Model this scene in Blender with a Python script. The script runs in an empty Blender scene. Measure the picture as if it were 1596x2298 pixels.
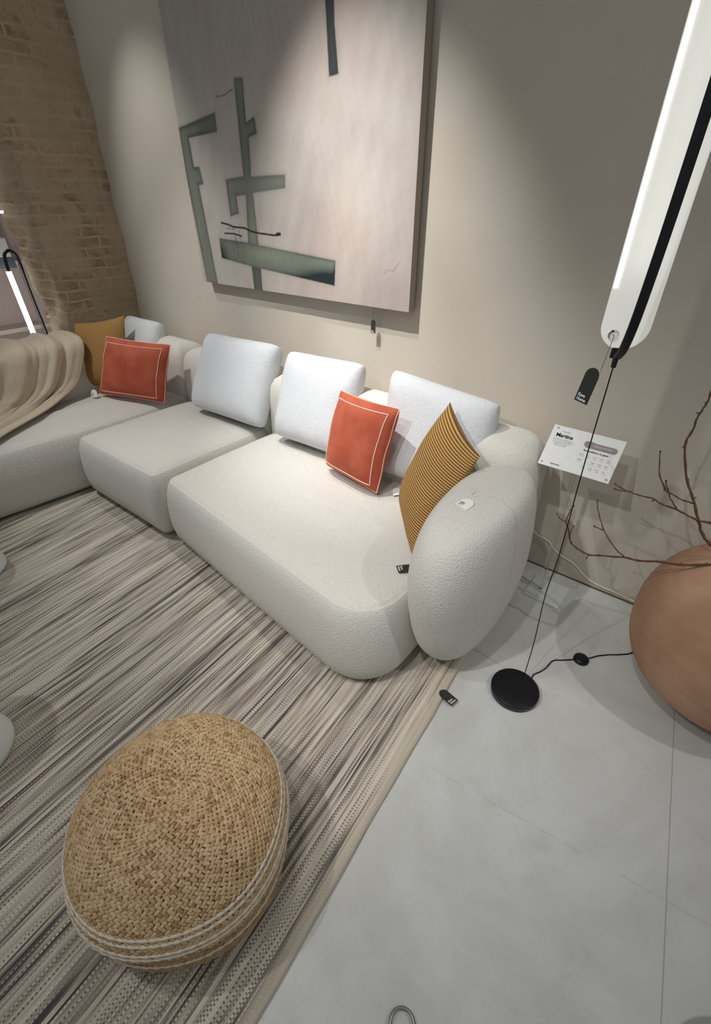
import bpy, math, random
import numpy as np
from mathutils import Vector, Matrix
random.seed(7); RNG = np.random.default_rng(7)
S = bpy.context.scene
COL = S.collection
PI = math.pi

# ---------------------------------------------------------------- camera, world, lights
cam_d = bpy.data.cameras.new('camera'); cam = bpy.data.objects.new('camera', cam_d); COL.objects.link(cam)
yaw, pit = math.radians(-38.73), math.radians(33.84)
fw = Vector((math.sin(yaw)*math.cos(pit), math.cos(yaw)*math.cos(pit), -math.sin(pit)))
rt = Vector((math.cos(yaw), -math.sin(yaw), 0)); up = rt.cross(fw)
cam.matrix_world = Matrix(((rt.x, up.x, -fw.x, 0), (rt.y, up.y, -fw.y, 0), (rt.z, up.z, -fw.z, 1.5), (0, 0, 0, 1)))
cam_d.sensor_fit = 'HORIZONTAL'; cam_d.sensor_width = 36.0; cam_d.lens = 1050/1596*36.0
cam_d.clip_start = 0.02
S.camera = cam
S.view_settings.view_transform = 'Standard'; S.view_settings.look = 'None'
S.view_settings.gamma = 1.0; S.view_settings.exposure = 0.0; S.view_settings.use_curve_mapping = False

w = bpy.data.worlds.new('world'); S.world = w; w.use_nodes = True
w.node_tree.nodes['Background'].inputs[0].default_value = (0.93, 0.98, 1.0, 1)
w.node_tree.nodes['Background'].inputs[1].default_value = 0.27

def spot(pos, aim, energy, ang=70, blend=0.5, rad=0.03, col=(1, 0.985, 0.965)):
    l = bpy.data.lights.new('overhead_spot', 'SPOT'); l.energy = energy; l.spot_size = math.radians(ang)
    l.spot_blend = blend; l.shadow_soft_size = rad; l.color = col
    o = bpy.data.objects.new('overhead_spot', l); COL.objects.link(o); o.location = pos
    o.rotation_euler = (Vector(aim)-Vector(pos)).to_track_quat('-Z', 'Y').to_euler()
    return o
spot((-1.68, 0.85, 2.95), (-1.42, 1.94, 0.85), 235, 52, 1.0, 0.02)   # washes the painting and the wall under it
spot((-3.0, 0.35, 2.95), (-2.5, 1.4, 0.5), 125, 60, 0.9)           # left half of the sofa
spot((-1.1, -0.9, 2.95), (-0.75, 1.3, 0.3), 125, 42, 1.0)         # sofa arm, sign
spot((-0.5, -0.15, 2.95), (-0.3, 1.4, 0.2), 55, 52, 0.9)          # lamp and floor beside it
spot((1.5, 1.2, 2.95), (0.1, 1.2, 0.1), 60, 56, 0.9)              # vase from the right
spot((-1.7, -0.6, 2.95), (-1.0, 0.5, 0.1), 60, 48, 0.9)           # pouf
spot((-1.7, 1.45, 2.95), (-1.6, 0.75, 0.0), 62, 56, 1.0)           # rug and floor in front
spot((-0.7, -0.2, 2.95), (-0.32, 0.1, 0.0), 26, 26, 1.0)            # strip of floor along the rug
spot((-1.62, 1.05, 2.95), (-1.42, 1.94, 0.82), 95, 24, 1.0, 0.02)           # bright pool under the painting
spot((-3.15, 0.95, 2.95), (-3.0, 1.94, 1.45), 55, 44, 1.0)                 # pool on the wall left of the painting
spot((-4.7, 0.9, 2.95), (-4.9, 1.3, 0.9), 90, 80, 0.9)            # added lamp, unseen, to brighten the space past the brick pier

# ---------------------------------------------------------------- helpers
def srgb(r, g, b):
    f = lambda c: (c/255/12.92) if c/255 <= 0.04045 else ((c/255+0.055)/1.055)**2.4
    return (f(r), f(g), f(b), 1.0)
class NT:
    def __init__(s, name, rough=0.8, spec=0.3):
        s.m = bpy.data.materials.new(name); s.m.use_nodes = True; s.t = s.m.node_tree
        s.b = s.t.nodes['Principled BSDF']; s.b.inputs['Roughness'].default_value = rough
        s.b.inputs['Specular IOR Level'].default_value = spec
    def n(s, typ, **kw):
        x = s.t.nodes.new(typ)
        for k, v in kw.items():
            if k.startswith('i_'): x.inputs[int(k[2:])].default_value = v
            else: setattr(x, k, v)
        return x
    def l(s, a, b): s.t.links.new(a, b)
    def val(s, x, a):
        if isinstance(x, (int, float)): a.default_value = x
        else: s.l(x, a)
    def math(s, op, a, b=0.0, c=None, clamp=False):
        x = s.n('ShaderNodeMath', operation=op, use_clamp=clamp)
        s.val(a, x.inputs[0]); s.val(b, x.inputs[1])
        if c is not None: s.val(c, x.inputs[2])
        return x.outputs[0]
    def ss(s, v, a, b):
        x = s.n('ShaderNodeMapRange', interpolation_type='SMOOTHSTEP'); s.val(v, x.inputs[0])
        x.inputs[1].default_value = a; x.inputs[2].default_value = b; return x.outputs[0]
    def co(s, kind='Object'):
        return s.n('ShaderNodeTexCoord').outputs[kind]
    def map(s, v, sc=(1, 1, 1), loc=(0, 0, 0), rot=(0, 0, 0)):
        x = s.n('ShaderNodeMapping'); s.l(v, x.inputs[0]); x.inputs[1].default_value = loc
        x.inputs[2].default_value = rot; x.inputs[3].default_value = sc; return x.outputs[0]
    def noise(s, v, scale, det=3.0, rough=0.55, dist=0.0):
        x = s.n('ShaderNodeTexNoise'); s.l(v, x.inputs['Vector']); x.inputs['Scale'].default_value = scale
        x.inputs['Detail'].default_value = det; x.inputs['Roughness'].default_value = rough
        x.inputs['Distortion'].default_value = dist; return x.outputs[0]
    def ramp(s, v, stops):
        x = s.n('ShaderNodeValToRGB'); s.val(v, x.inputs[0]); e = x.color_ramp.elements
        while len(e) < len(stops): e.new(0.5)
        for q, (p, c) in zip(e, stops): q.position = p; q.color = c
        return x.outputs[0]
    def mix(s, f, a, b, mode='MIX'):
        x = s.n('ShaderNodeMix', data_type='RGBA', blend_type=mode)
        s.val(f, x.inputs[0])
        for v, i in ((a, 6), (b, 7)):
            if isinstance(v, tuple): x.inputs[i].default_value = v
            else: s.l(v, x.inputs[i])
        return x.outputs[2]
    def color(s, c):
        if isinstance(c, tuple): s.b.inputs['Base Color'].default_value = c
        else: s.l(c, s.b.inputs['Base Color'])
        return s
    def bump(s, h, strength=0.5, dist=0.002):
        x = s.n('ShaderNodeBump'); s.l(h, x.inputs['Height']); x.inputs['Strength'].default_value = strength
        x.inputs['Distance'].default_value = dist
        prev = s.b.inputs['Normal'].links
        if prev: s.l(prev[0].from_socket, x.inputs['Normal'])
        s.l(x.outputs[0], s.b.inputs['Normal']); return s

def mesh(name, V, Fc, mat, parent=None, smooth=True, uv=None, colors=None, mats=None, midx=None):
    me = bpy.data.meshes.new(name)
    V = np.asarray(V, dtype=float).reshape(-1, 3)
    me.from_pydata(V.tolist(), [], [tuple(int(i) for i in f) for f in Fc]); me.update()
    if smooth: me.polygons.foreach_set('use_smooth', [True]*len(me.polygons))
    for m in (mats or [mat]): me.materials.append(m)
    if midx is not None: me.polygons.foreach_set('material_index', midx)
    if uv is not None:
        l = me.uv_layers.new(name='UVMap'); li = np.zeros(len(me.loops), int); me.loops.foreach_get('vertex_index', li)
        l.data.foreach_set('uv', np.asarray(uv)[li].ravel())
    if colors is not None:
        a = me.color_attributes.new('Col', 'FLOAT_COLOR', 'POINT'); a.data.foreach_set('color', np.asarray(colors, dtype=float).ravel())
    o = bpy.data.objects.new(name, me); COL.objects.link(o)
    if parent: attach(o, parent)
    return o
def attach(o, parent):
    bpy.context.view_layer.update()
    o.parent = parent; o.matrix_parent_inverse = parent.matrix_world.inverted()
def thing(name, label, cat, loc=(0, 0, 0), group=None):
    o = bpy.data.objects.new(name, None); COL.objects.link(o); o.location = loc; o.empty_display_size = 0.05
    return tag(o, label, cat, group)
def tag(o, label, cat, group=None):
    o['label'] = label; o['category'] = cat
    if group: o['group'] = group
    return o
def struct(o): o['kind'] = 'structure'; return o
def box_vf(a, b):
    x0, y0, z0 = a; x1, y1, z1 = b
    V = [(x0, y0, z0), (x1, y0, z0), (x1, y1, z0), (x0, y1, z0), (x0, y0, z1), (x1, y0, z1), (x1, y1, z1), (x0, y1, z1)]
    F = [(0, 3, 2, 1), (4, 5, 6, 7), (0, 1, 5, 4), (1, 2, 6, 5), (2, 3, 7, 6), (3, 0, 4, 7)]
    return V, F
def box(name, a, b, mat, parent=None, bevel=0.0):
    o = mesh(name, *box_vf(a, b), mat, parent, smooth=False)
    if bevel: m = o.modifiers.new('bevel', 'BEVEL'); m.width = bevel; m.segments = 3
    return o
def tube_vf(pts, rad, n=10, closed=False, aspect=1.0, upv=None):
    P = [Vector(p) for p in pts]; m = len(P); V = []; F = []
    R = rad if hasattr(rad, '__len__') else [rad]*m
    prev = None
    for i, p in enumerate(P):
        if closed: t = (P[(i+1) % m]-P[i-1]).normalized()
        else: t = (P[min(i+1, m-1)]-P[max(i-1, 0)]).normalized()
        if upv is not None: ref = Vector(upv)
        elif prev is None: ref = Vector((0, 0, 1)) if abs(t.z) < 0.9 else Vector((1, 0, 0))
        else: ref = prev
        a = (ref - t*ref.dot(t)).normalized(); b = t.cross(a); prev = a
        for k in range(n):
            an = 2*PI*k/n; V.append(p + a*math.cos(an)*R[i]*aspect + b*math.sin(an)*R[i])
    for i in range(m if closed else m-1):
        j = (i+1) % m
        for k in range(n): F.append((i*n+k, i*n+(k+1) % n, j*n+(k+1) % n, j*n+k))
    if not closed:
        F.append(tuple(reversed(range(n)))); F.append(tuple(range((m-1)*n, m*n)))
    return [tuple(v) for v in V], F
def smooth_path(pts, k=8):
    P = np.array(pts, float); out = []
    Q = np.vstack([2*P[0]-P[1], P, 2*P[-1]-P[-2]])
    for i in range(1, len(Q)-2):
        for t in np.linspace(0, 1, k, endpoint=False):
            a, b, c, d = Q[i-1:i+3]
            out.append(0.5*((2*b)+(c-a)*t+(2*a-5*b+4*c-d)*t*t+(3*b-a-3*c+d)*t**3))
    out.append(P[-1]); return [tuple(x) for x in out]
def tube(name, pts, rad, mat, parent=None, n=10, closed=False, smooth=6, aspect=1.0, upv=None):
    p = smooth_path(pts, smooth) if smooth else pts
    return mesh(name, *tube_vf(p, rad, n, closed, aspect, upv), mat, parent)
def lathe(name, prof, c, mat, parent=None, n=64):
    V = []; F = []
    for r, z in prof:
        for k in range(n): V.append((c[0]+r*math.cos(2*PI*k/n), c[1]+r*math.sin(2*PI*k/n), c[2]+z))
    for i in range(len(prof)-1):
        for k in range(n): F.append((i*n+k, i*n+(k+1) % n, (i+1)*n+(k+1) % n, (i+1)*n+k))
    if prof[0][0] > 1e-6: F.append(tuple(reversed(range(n))))
    if prof[-1][0] > 1e-6: F.append(tuple(range((len(prof)-1)*n, len(prof)*n)))
    return mesh(name, V, F, mat, parent)
def join(parts):
    V = []; F = []
    for v, f in parts:
        o = len(V); V += [tuple(x) for x in v]; F += [tuple(i+o for i in q) for q in f]
    return V, F
def rounded_poly(pts, inset, r, seg=10):
    n = len(pts); P = [np.array(p, float) for p in pts]; L = []
    for i in range(n):
        a, b = P[i], P[(i+1) % n]; d = (b-a)/np.linalg.norm(b-a); nrm = np.array([-d[1], d[0]])
        L.append((a+nrm*inset, d))
    C = []
    for i in range(n):
        p, d = L[i-1]; q, e = L[i]
        M = np.array([d, -e]).T; t = np.linalg.solve(M, q-p); C.append(p+d*t[0])
    out = []
    rr = r if hasattr(r, '__len__') else [r]*n
    for i in range(n):
        c = C[i]; a = C[i-1]-c; b = C[(i+1) % n]-c; la, lb = np.linalg.norm(a), np.linalg.norm(b); a /= la; b /= lb
        half = math.acos(max(-1, min(1, a@b)))/2; rad = max(rr[i]-inset, 0.02)
        t = min(rad/math.tan(half), la*0.46, lb*0.46); rad = t*math.tan(half)
        p0 = c+a*t; p1 = c+b*t; m = (a+b)/np.linalg.norm(a+b); o = c+m*rad/math.sin(half)
        a0 = math.atan2(*(p0-o)[::-1]); a1 = math.atan2(*(p1-o)[::-1]); dd = (a1-a0+PI) % (2*PI)-PI
        for k in range(seg+1): an = a0+dd*k/seg; out.append(o+rad*np.array([math.cos(an), math.sin(an)]))
    # even resample so that long edges carry vertices too
    out = np.array(out); N = 160; res = []
    nxt = np.roll(out, -1, 0)
    for k in range(len(out)):
        res.append(out[k]); l = np.linalg.norm(nxt[k]-out[k])
        if (k+1) % (seg+1) == 0:
            for q in range(1, 12): res.append(out[k]+(nxt[k]-out[k])*q/12)
    return np.array(res)
def soft_block(name, pts, prof, r, mat, parent=None, warp=None, crown=0.0):
    """prof: list of (inset, z) from the bottom up; the last ring is capped."""
    rings = [np.c_[rounded_poly(pts, i, r), np.full(1, z)[0]*np.ones(len(rounded_poly(pts, i, r)))] for i, z in prof]
    n = len(rings[0]); V = np.vstack(rings); F = []
    for i in range(len(rings)-1):
        for k in range(n): F.append((i*n+k, i*n+(k+1) % n, (i+1)*n+(k+1) % n, (i+1)*n+k))
    F.append(tuple(reversed(range(n))))
    c = V[-n:].mean(0); c[2] += crown; V = np.vstack([V, c]); m = len(V)-1; b = (len(rings)-1)*n
    for k in range(n): F.append((b+k, b+(k+1) % n, m))
    if warp is not None: V = warp(V)
    return mesh(name, V, F, mat, parent)
def lerp(a, b, t): return a+(b-a)*t
def vnoise(P, f, seed=0):
    """cheap smooth pseudo noise, vectorised"""
    r = np.random.default_rng(seed); s = np.zeros(len(P))
    for _ in range(6):
        k = r.normal(size=3); k *= f*r.uniform(0.5, 1.5)/np.linalg.norm(k); s += np.sin(P@k+r.uniform(0, 6.28))
    return s/6
def text_vf(txt, size, bold=0.0):
    cu = bpy.data.curves.new('t', 'FONT'); cu.body = txt; cu.size = size; cu.offset = bold; cu.resolution_u = 3
    o = bpy.data.objects.new('t', cu); COL.objects.link(o)
    dg = bpy.context.evaluated_depsgraph_get(); me = bpy.data.meshes.new_from_object(o.evaluated_get(dg))
    V = [tuple(v.co) for v in me.vertices]; F = [tuple(p.vertices) for p in me.polygons]
    bpy.data.objects.remove(o); bpy.data.curves.remove(cu); bpy.data.meshes.remove(me)
    return V, F
def place(vf, o, ex, ey, lift=0.0):
    V, F = vf; o, ex, ey = Vector(o), Vector(ex).normalized(), Vector(ey).normalized(); n = ex.cross(ey)
    return [tuple(o+ex*v[0]+ey*v[1]+n*(v[2]+lift)) for v in V], F

# ---------------------------------------------------------------- materials
def mat_wall():
    k = NT('painted_plaster', 0.75, 0.25); c = k.co()
    n1 = k.noise(c, 1.6, 4); n2 = k.noise(c, 60, 3)
    k.color(k.mix(k.ss(n1, 0.3, 0.7), srgb(196, 187, 173), srgb(204, 196, 183))); k.bump(n2, 0.08, 0.002); return k.m
def mat_floor():
    k = NT('polished_concrete_tiles', 0.42, 0.4); c = k.co()
    n1 = k.noise(c, 1.7, 6, 0.6, 0.6); n2 = k.noise(k.map(c, (1, 1, 1), (4, 2, 0)), 7, 5, 0.65); n3 = k.noise(c, 45, 3)
    col = k.mix(k.ss(n1, 0.36, 0.66), srgb(190, 190, 186), srgb(208, 209, 206))
    col = k.mix(k.math('MULTIPLY', k.ss(n2, 0.52, 0.72), 0.35), col, srgb(176, 176, 171))
    col = k.mix(k.math('MULTIPLY', k.ss(n3, 0.62, 0.75), 0.25), col, srgb(160, 158, 152))
    # joints, laid 7.5 degrees off the wall
    r = k.map(c, (1, 1, 1), (0, 0, 0), (0, 0, math.radians(-7.5)))
    sp = k.n('ShaderNodeSeparateXYZ'); k.l(r, sp.inputs[0])
    a = math.radians(-7.5); rot = lambda x, y: (x*math.cos(a)-y*math.sin(a), x*math.sin(a)+y*math.cos(a))
    u0 = rot(0.32, 1.05)[0]; v0 = rot(-0.03, 0.795)[1]; v1 = rot(-0.3, 1.65)[1]
    wob = k.math('MULTIPLY', k.math('SUBTRACT', k.noise(c, 25, 2), 0.5), 0.003)
    du = k.math('ABSOLUTE', k.math('SUBTRACT', k.math('PINGPONG', k.math('ADD', k.math('SUBTRACT', sp.outputs[0], u0), wob), 0.45), 0.0))
    dv = k.math('ABSOLUTE', k.math('SUBTRACT', k.math('PINGPONG', k.math('ADD', k.math('SUBTRACT', sp.outputs[1], v0), wob), (v1-v0)/1.0), 0.0))
    ju = k.math('SUBTRACT', 1.0, k.ss(du, 0.0009, 0.0022)); jv = k.math('SUBTRACT', 1.0, k.ss(dv, 0.0005, 0.0014))
    br = k.noise(c, 9, 3)
    jv2 = k.math('MULTIPLY', jv, k.ss(br, 0.42, 0.52))
    ju2 = k.math('MULTIPLY', ju, k.ss(br, 0.25, 0.4))
    col = k.mix(k.math('MULTIPLY', ju2, 0.55), col, srgb(128, 124, 114)); col = k.mix(k.math('MULTIPLY', jv2, 0.5), col, srgb(150, 147, 140))
    k.color(col); k.l(k.math('ADD', k.math('MULTIPLY', n2, 0.25), 0.32), k.b.inputs['Roughness'])
    k.bump(n3, 0.05, 0.001); return k.m
def mat_boucle(name='boucle_fabric', c1=(214, 211, 203), c2=(206, 203, 195), scale=1.0, strength=0.75):
    k = NT(name, 0.95, 0.15); c = k.co()
    d = k.n('ShaderNodeTexVoronoi', feature='SMOOTH_F1'); k.l(k.map(c, (1, 1, 1.7)), d.inputs['Vector']); d.inputs['Scale'].default_value = 165*scale
    n = k.noise(c, 260*scale, 2); n2 = k.noise(c, 22, 3)
    h = k.math('ADD', k.math('MULTIPLY', d.outputs[0], -1.0), k.math('MULTIPLY', n, 0.7))
    col = k.mix(k.ss(d.outputs[0], 0.1, 0.75), srgb(*c1), srgb(*c2)); k.color(col)
    k.bump(n2, 0.15, 0.004); k.bump(h, strength, 0.003)
    k.b.inputs['Sheen Weight'].default_value = 0.15; return k.m
def mat_velvet():
    k = NT('rust_velvet', 0.75, 0.2); c = k.co()
    n = k.noise(c, 9, 3); k.color(k.mix(k.ss(n, 0.3, 0.7), srgb(166, 78, 58), srgb(184, 95, 72)))
    k.b.inputs['Sheen Weight'].default_value = 0.45; k.b.inputs['Sheen Roughness'].default_value = 0.35
    k.b.inputs['Sheen Tint'].default_value = srgb(255, 170, 135); k.bump(k.noise(c, 400, 2), 0.15, 0.001); return k.m
def mat_stripe(N=46):
    k = NT('ribbed_mustard_stripe', 0.85, 0.15); u = k.co('UV')
    sp = k.n('ShaderNodeSeparateXYZ'); k.l(k.map(u, (1, 1, 1)), sp.inputs[0])
    wob = k.math('MULTIPLY', k.math('SINE', k.math('MULTIPLY', sp.outputs[0], 2*PI*70)), 0.07)
    ph = k.math('ADD', k.math('MULTIPLY', sp.outputs[1], N), wob)
    s = k.math('SINE', k.math('MULTIPLY', ph, 2*PI)); h = k.math('ADD', k.math('MULTIPLY', s, 0.5), 0.5)
    dash = k.math('ADD', k.math('MULTIPLY', k.math('SINE', k.math('MULTIPLY', sp.outputs[0], 2*PI*90)), 0.5), 0.5)
    col = k.mix(k.ss(h, 0.32, 0.62), srgb(72, 42, 28), srgb(214, 164, 92))
    col = k.mix(k.math('MULTIPLY', dash, 0.22), col, srgb(236, 196, 140)); k.color(col); k.bump(k.math('ADD', h, k.math('MULTIPLY', dash, 0.3)), 0.8, 0.003); return k.m
def mat_plain(name, c, rough=0.6, spec=0.4, **kw):
    k = NT(name, rough, spec); cc = k.co(); n = k.noise(cc, 30, 2)
    a = srgb(*c); b = tuple(min(1, x*0.92) for x in a[:3])+(1,)
    k.color(k.mix(n, a, b))
    for q, v in kw.items(): k.b.inputs[q.replace('_', ' ')].default_value = v
    return k.m
def mat_emit(name, c, e):
    k = NT(name); k.color(c); k.b.inputs['Emission Color'].default_value = c; k.b.inputs['Emission Strength'].default_value = e; return k.m
def mat_vcol(name, rough=0.8, spec=0.2, bumpn=None):
    k = NT(name, rough, spec); a = k.n('ShaderNodeVertexColor', layer_name='Col'); k.color(a.outputs[0])
    if bumpn: k.bump(k.noise(k.co(), bumpn[0], 4), bumpn[1], bumpn[2])
    return k.m
def mat_rug():
    k = NT('woven_striped_rug', 0.95, 0.1); c = k.co(); sp = k.n('ShaderNodeSeparateXYZ'); k.l(c, sp.inputs[0]); u, v = sp.outputs[0], sp.outputs[1]
    W = 190.0
    uu = k.math('ADD', u, k.math('MULTIPLY', k.math('SUBTRACT', k.noise(k.map(c, (1, 1, 1)), 2.2, 2), 0.5), 0.012))
    row = k.math('FLOOR', k.math('MULTIPLY', uu, W)); fr = k.math('FRACT', k.math('MULTIPLY', uu, W))
    def rn(vs, seed, rs=1.0, det=2):
        x = k.n('ShaderNodeCombineXYZ'); k.l(k.math('MULTIPLY', row, rs), x.inputs[0]); k.l(k.math('MULTIPLY', v, vs), x.inputs[1]); x.inputs[2].default_value = seed
        return k.noise(x.outputs[0], 1.0, det)
    fine = rn(2.6, 3.3, 7.31); broad = rn(1.1, 11.7, 0.09, 3); med = rn(1.8, 21.1, 0.37)
    tone = k.math('ADD', k.math('ADD', k.math('MULTIPLY', fine, 1.5), k.math('MULTIPLY', broad, 0.85)), k.math('MULTIPLY', med, 0.9))   # mean ~1.6
    base = k.ramp(k.ss(tone, 1.15, 2.0), [(0.0, srgb(72, 68, 69)), (0.16, srgb(116, 108, 102)), (0.34, srgb(162, 152, 140)), (0.6, srgb(194, 184, 169)), (1.0, srgb(216, 207, 192))])
    # weave: alternate knots along each row
    alt = k.math('MULTIPLY', k.math('MODULO', k.math('ABSOLUTE', row), 2.0), PI)
    kn = k.math('ADD', k.math('MULTIPLY', k.math('SINE', k.math('ADD', k.math('MULTIPLY', v, 2*PI*105), alt)), 0.5), 0.5)
    amp = k.ss(rn(1.5, 41.3, 3.7), 0.44, 0.62)
    dots = k.math('MULTIPLY', k.ss(kn, 0.55, 0.8), amp)
    col = k.mix(k.math('MULTIPLY', dots, 0.75), base, srgb(74, 68, 66))
    gap = k.math('SUBTRACT', 1.0, k.ss(k.math('MULTIPLY', k.math('SINE', k.math('MULTIPLY', fr, PI)), 1.0), 0.05, 0.5))
    col = k.mix(k.math('MULTIPLY', gap, 0.3), col, srgb(96, 88, 82))
    # pale plain hem at the right edge (u = 0)
    hem = k.ss(u, -0.034, -0.024)
    col = k.mix(k.math('MULTIPLY', hem, 0.75), col, srgb(196, 186, 168))
    k.color(col)
    k.bump(k.math('ADD', k.math('MULTIPLY', kn, 0.5), k.math('SINE', k.math('MULTIPLY', fr, PI))), 0.5, 0.0022); return k.m
def mat_brick():
    k = NT('old_limewashed_brick', 0.95, 0.1); c = k.co()
    sp = k.n('ShaderNodeSeparateXYZ'); k.l(c, sp.inputs[0]); x = k.n('ShaderNodeCombineXYZ'); k.l(sp.outputs[1], x.inputs[0]); k.l(sp.outputs[2], x.inputs[1])
    warp = k.n('ShaderNodeVectorMath', operation='ADD'); k.l(x.outputs[0], warp.inputs[0])
    nn = k.n('ShaderNodeTexNoise'); k.l(c, nn.inputs['Vector']); nn.inputs['Scale'].default_value = 7
    sc = k.n('ShaderNodeVectorMath', operation='SCALE'); k.l(nn.outputs['Color'], sc.inputs[0]); sc.inputs['Scale'].default_value = 0.03; k.l(sc.outputs[0], warp.inputs[1])
    b = k.n('ShaderNodeTexBrick'); k.l(warp.outputs[0], b.inputs['Vector']); b.inputs['Scale'].default_value = 1.0
    b.inputs['Brick Width'].default_value = 0.21; b.inputs['Row Height'].default_value = 0.062; b.inputs['Mortar Size'].default_value = 0.012; b.inputs['Mortar Smooth'].default_value = 0.5
    b.inputs['Color1'].default_value = srgb(134, 106, 80); b.inputs['Color2'].default_value = srgb(160, 132, 104); b.inputs['Mortar'].default_value = srgb(184, 166, 142)
    pl = k.math('ADD', k.noise(c, 3.2, 5, 0.65), k.math('MULTIPLY', k.noise(c, 16, 4, 0.7), 0.35))
    mask = k.math('MULTIPLY', k.ss(pl, 0.48, 0.68), 0.9)
    pc = k.mix(k.noise(c, 5, 5, 0.7), srgb(156, 136, 112), srgb(190, 174, 150))
    col = k.mix(mask, b.outputs[0], pc)
    hole = k.ss(k.noise(c, 14, 4, 0.7), 0.66, 0.74); col = k.mix(k.math('MULTIPLY', hole, 0.6), col, srgb(86, 66, 46))
    k.color(col); hh = k.math('ADD', k.math('MULTIPLY', b.outputs[1], k.math('MULTIPLY', k.math('SUBTRACT', 1.0, mask), -0.8)), k.math('ADD', k.math('MULTIPLY', k.noise(c, 25, 5), 0.9), k.math('MULTIPLY', hole, -0.7)))
    k.bump(hh, 0.8, 0.012); return k.m
def mat_glass(name, tint=(0.93, 0.97, 0.95, 1), rough=0.03):
    k = NT(name, rough, 0.5); k.b.inputs['Transmission Weight'].default_value = 1.0; k.b.inputs['IOR'].default_value = 1.3; k.color(tint); return k.m

M_wall = mat_wall(); M_floor = mat_floor(); M_boucle = mat_boucle(); M_cush = mat_boucle('back_cushion_fabric', (214, 216, 219), (200, 202, 205), 1.0, 0.35)
M_velvet = mat_velvet(); M_stripe = mat_stripe(); M_rug = mat_rug(); M_brick = mat_brick()
M_black = mat_plain('black_metal', (16, 17, 22), 0.38, 0.4); M_rubber = mat_plain('black_cable_sleeve', (14, 14, 16), 0.6, 0.3)
M_white = mat_plain('white_lacquer', (226, 228, 226), 0.35, 0.4); M_tagdark = mat_plain('charcoal_card', (52, 53, 50), 0.8, 0.2)
M_paper = mat_plain('white_paper', (232, 232, 230), 0.7, 0.2); M_ink = mat_plain('black_ink', (30, 30, 32), 0.8, 0.1); M_grayink = mat_plain('grey_ink', (132, 132, 134), 0.8, 0.1)
M_piping = mat_plain('pale_pink_piping', (240, 196, 172), 0.8, 0.2); M_acry = mat_glass('clear_acrylic'); M_cable = mat_plain('white_cable_sleeve', (216, 206, 190), 0.5, 0.3)

# ---------------------------------------------------------------- the setting
struct(box('floor', (-7.5, -3.5, -0.05), (3.5, 4.0, 0.0), M_floor))
struct(box('wall_back', (-3.72, 1.941, 0.0), (3.5, 2.09, 3.1), M_wall))
gap_shade = mat_plain('dark_shadow_gap', (86, 78, 66), 0.9, 0.1)
struct(box('gap_shade_1', (-3.6, 1.9385, 0.0), (3.5, 1.941, 0.006), gap_shade))  # dark strip standing in for the shaded gap at the wall foot
# brick pier: its face looks towards the room, its reveal closes the opening beside it
def brick_wall():
    ys = np.linspace(1.941, 1.41, 40); zs = np.linspace(0, 3.1, 150); V = []; F = []
    def wob(y, z): return -3.655+0.010*math.sin(7.3*z+3*y)+0.008*math.sin(19*z+11*y)
    for z in zs:
        for j, y in enumerate(ys):
            e = (j/39)**6; V.append((wob(y, z)-0.012*e, y+0.012*math.sin(9*z)*e+0.006*math.sin(31*z)*e, z))
    for i in range(149):
        for j in range(39): a = i*40+j; F.append((a, a+1, a+41, a+40))
    # reveal
    n0 = len(V); m = 16
    for i, z in enumerate(zs):
        p = V[i*40+39]
        edge = float(np.interp(z, [0, 0.6, 1.0, 1.12, 1.25, 1.4, 1.55, 3.1], [-3.99, -4.0, -4.04, -4.08, -4.05, -4.10, -4.16, -4.6]))+0.012*math.sin(23*z)
        for j in range(m): t = j/(m-1); V.append((lerp(p[0], edge, t), p[1]+0.01*math.sin(13*z+5*t)*min(1, 4*t), z))
    for i in range(149):
        for j in range(m-1): a = n0+i*m+j; F.append((a, a+1, a+m+1, a+m))
    # back and closing faces give the pier its mass
    return V, F
V, F = brick_wall(); wl = struct(mesh('wall_left', V, F, M_brick))
wl2 = mat_plain('pale_far_wall', (206, 196, 192), 0.8, 0.2)
struct(box('wall_far', (-5.6, -3.5, 0.0), (-5.45, 4.0, 3.1), wl2))
bp = V[39]
struct(box('wall_side', (-5.45, 2.3, 0.0), (-3.66, 2.45, 3.1), wl2))

# ---------------------------------------------------------------- rug
A = Vector((-0.311, 0.041, 0)); ra = math.atan2(0.125, 1.385)
rug = thing('rug', 'long woven rug of grey and beige stripes under the sofa and the pouf', 'rug', A)
rug.rotation_euler = (0, 0, ra); bpy.context.view_layer.update()
U = [0.0, 0.001, -0.002, -0.008, -0.016, -0.024, -0.032, -0.036, -0.042]; Zt = [0.0, 0.004, 0.009, 0.0125, 0.0135, 0.0125, 0.009, 0.0075, 0.0075]
U += list(np.linspace(-0.06, -3.4, 60)); Zt += [0.0075]*60; U += [-3.4]; Zt += [0.0]
vv = np.linspace(-1.6, 1.72, 90); V = []; F = []
for v in vv:
    for u, z in zip(U, Zt):
        wv = 0.0015*math.sin(v*9)+0.001*math.sin(v*23) if u > -0.05 else 0
        V.append((u+wv, v, z+(0.0012*math.sin(v*7+u*5)+0.0012 if z > 0.007 else 0)))
nu = len(U)
for i in range(89):
    for j in range(nu-1): a = i*nu+j; F.append((a, a+nu, a+nu+1, a+1))
o = mesh('woven_surface', V, F, M_rug); o.parent = rug

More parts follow.
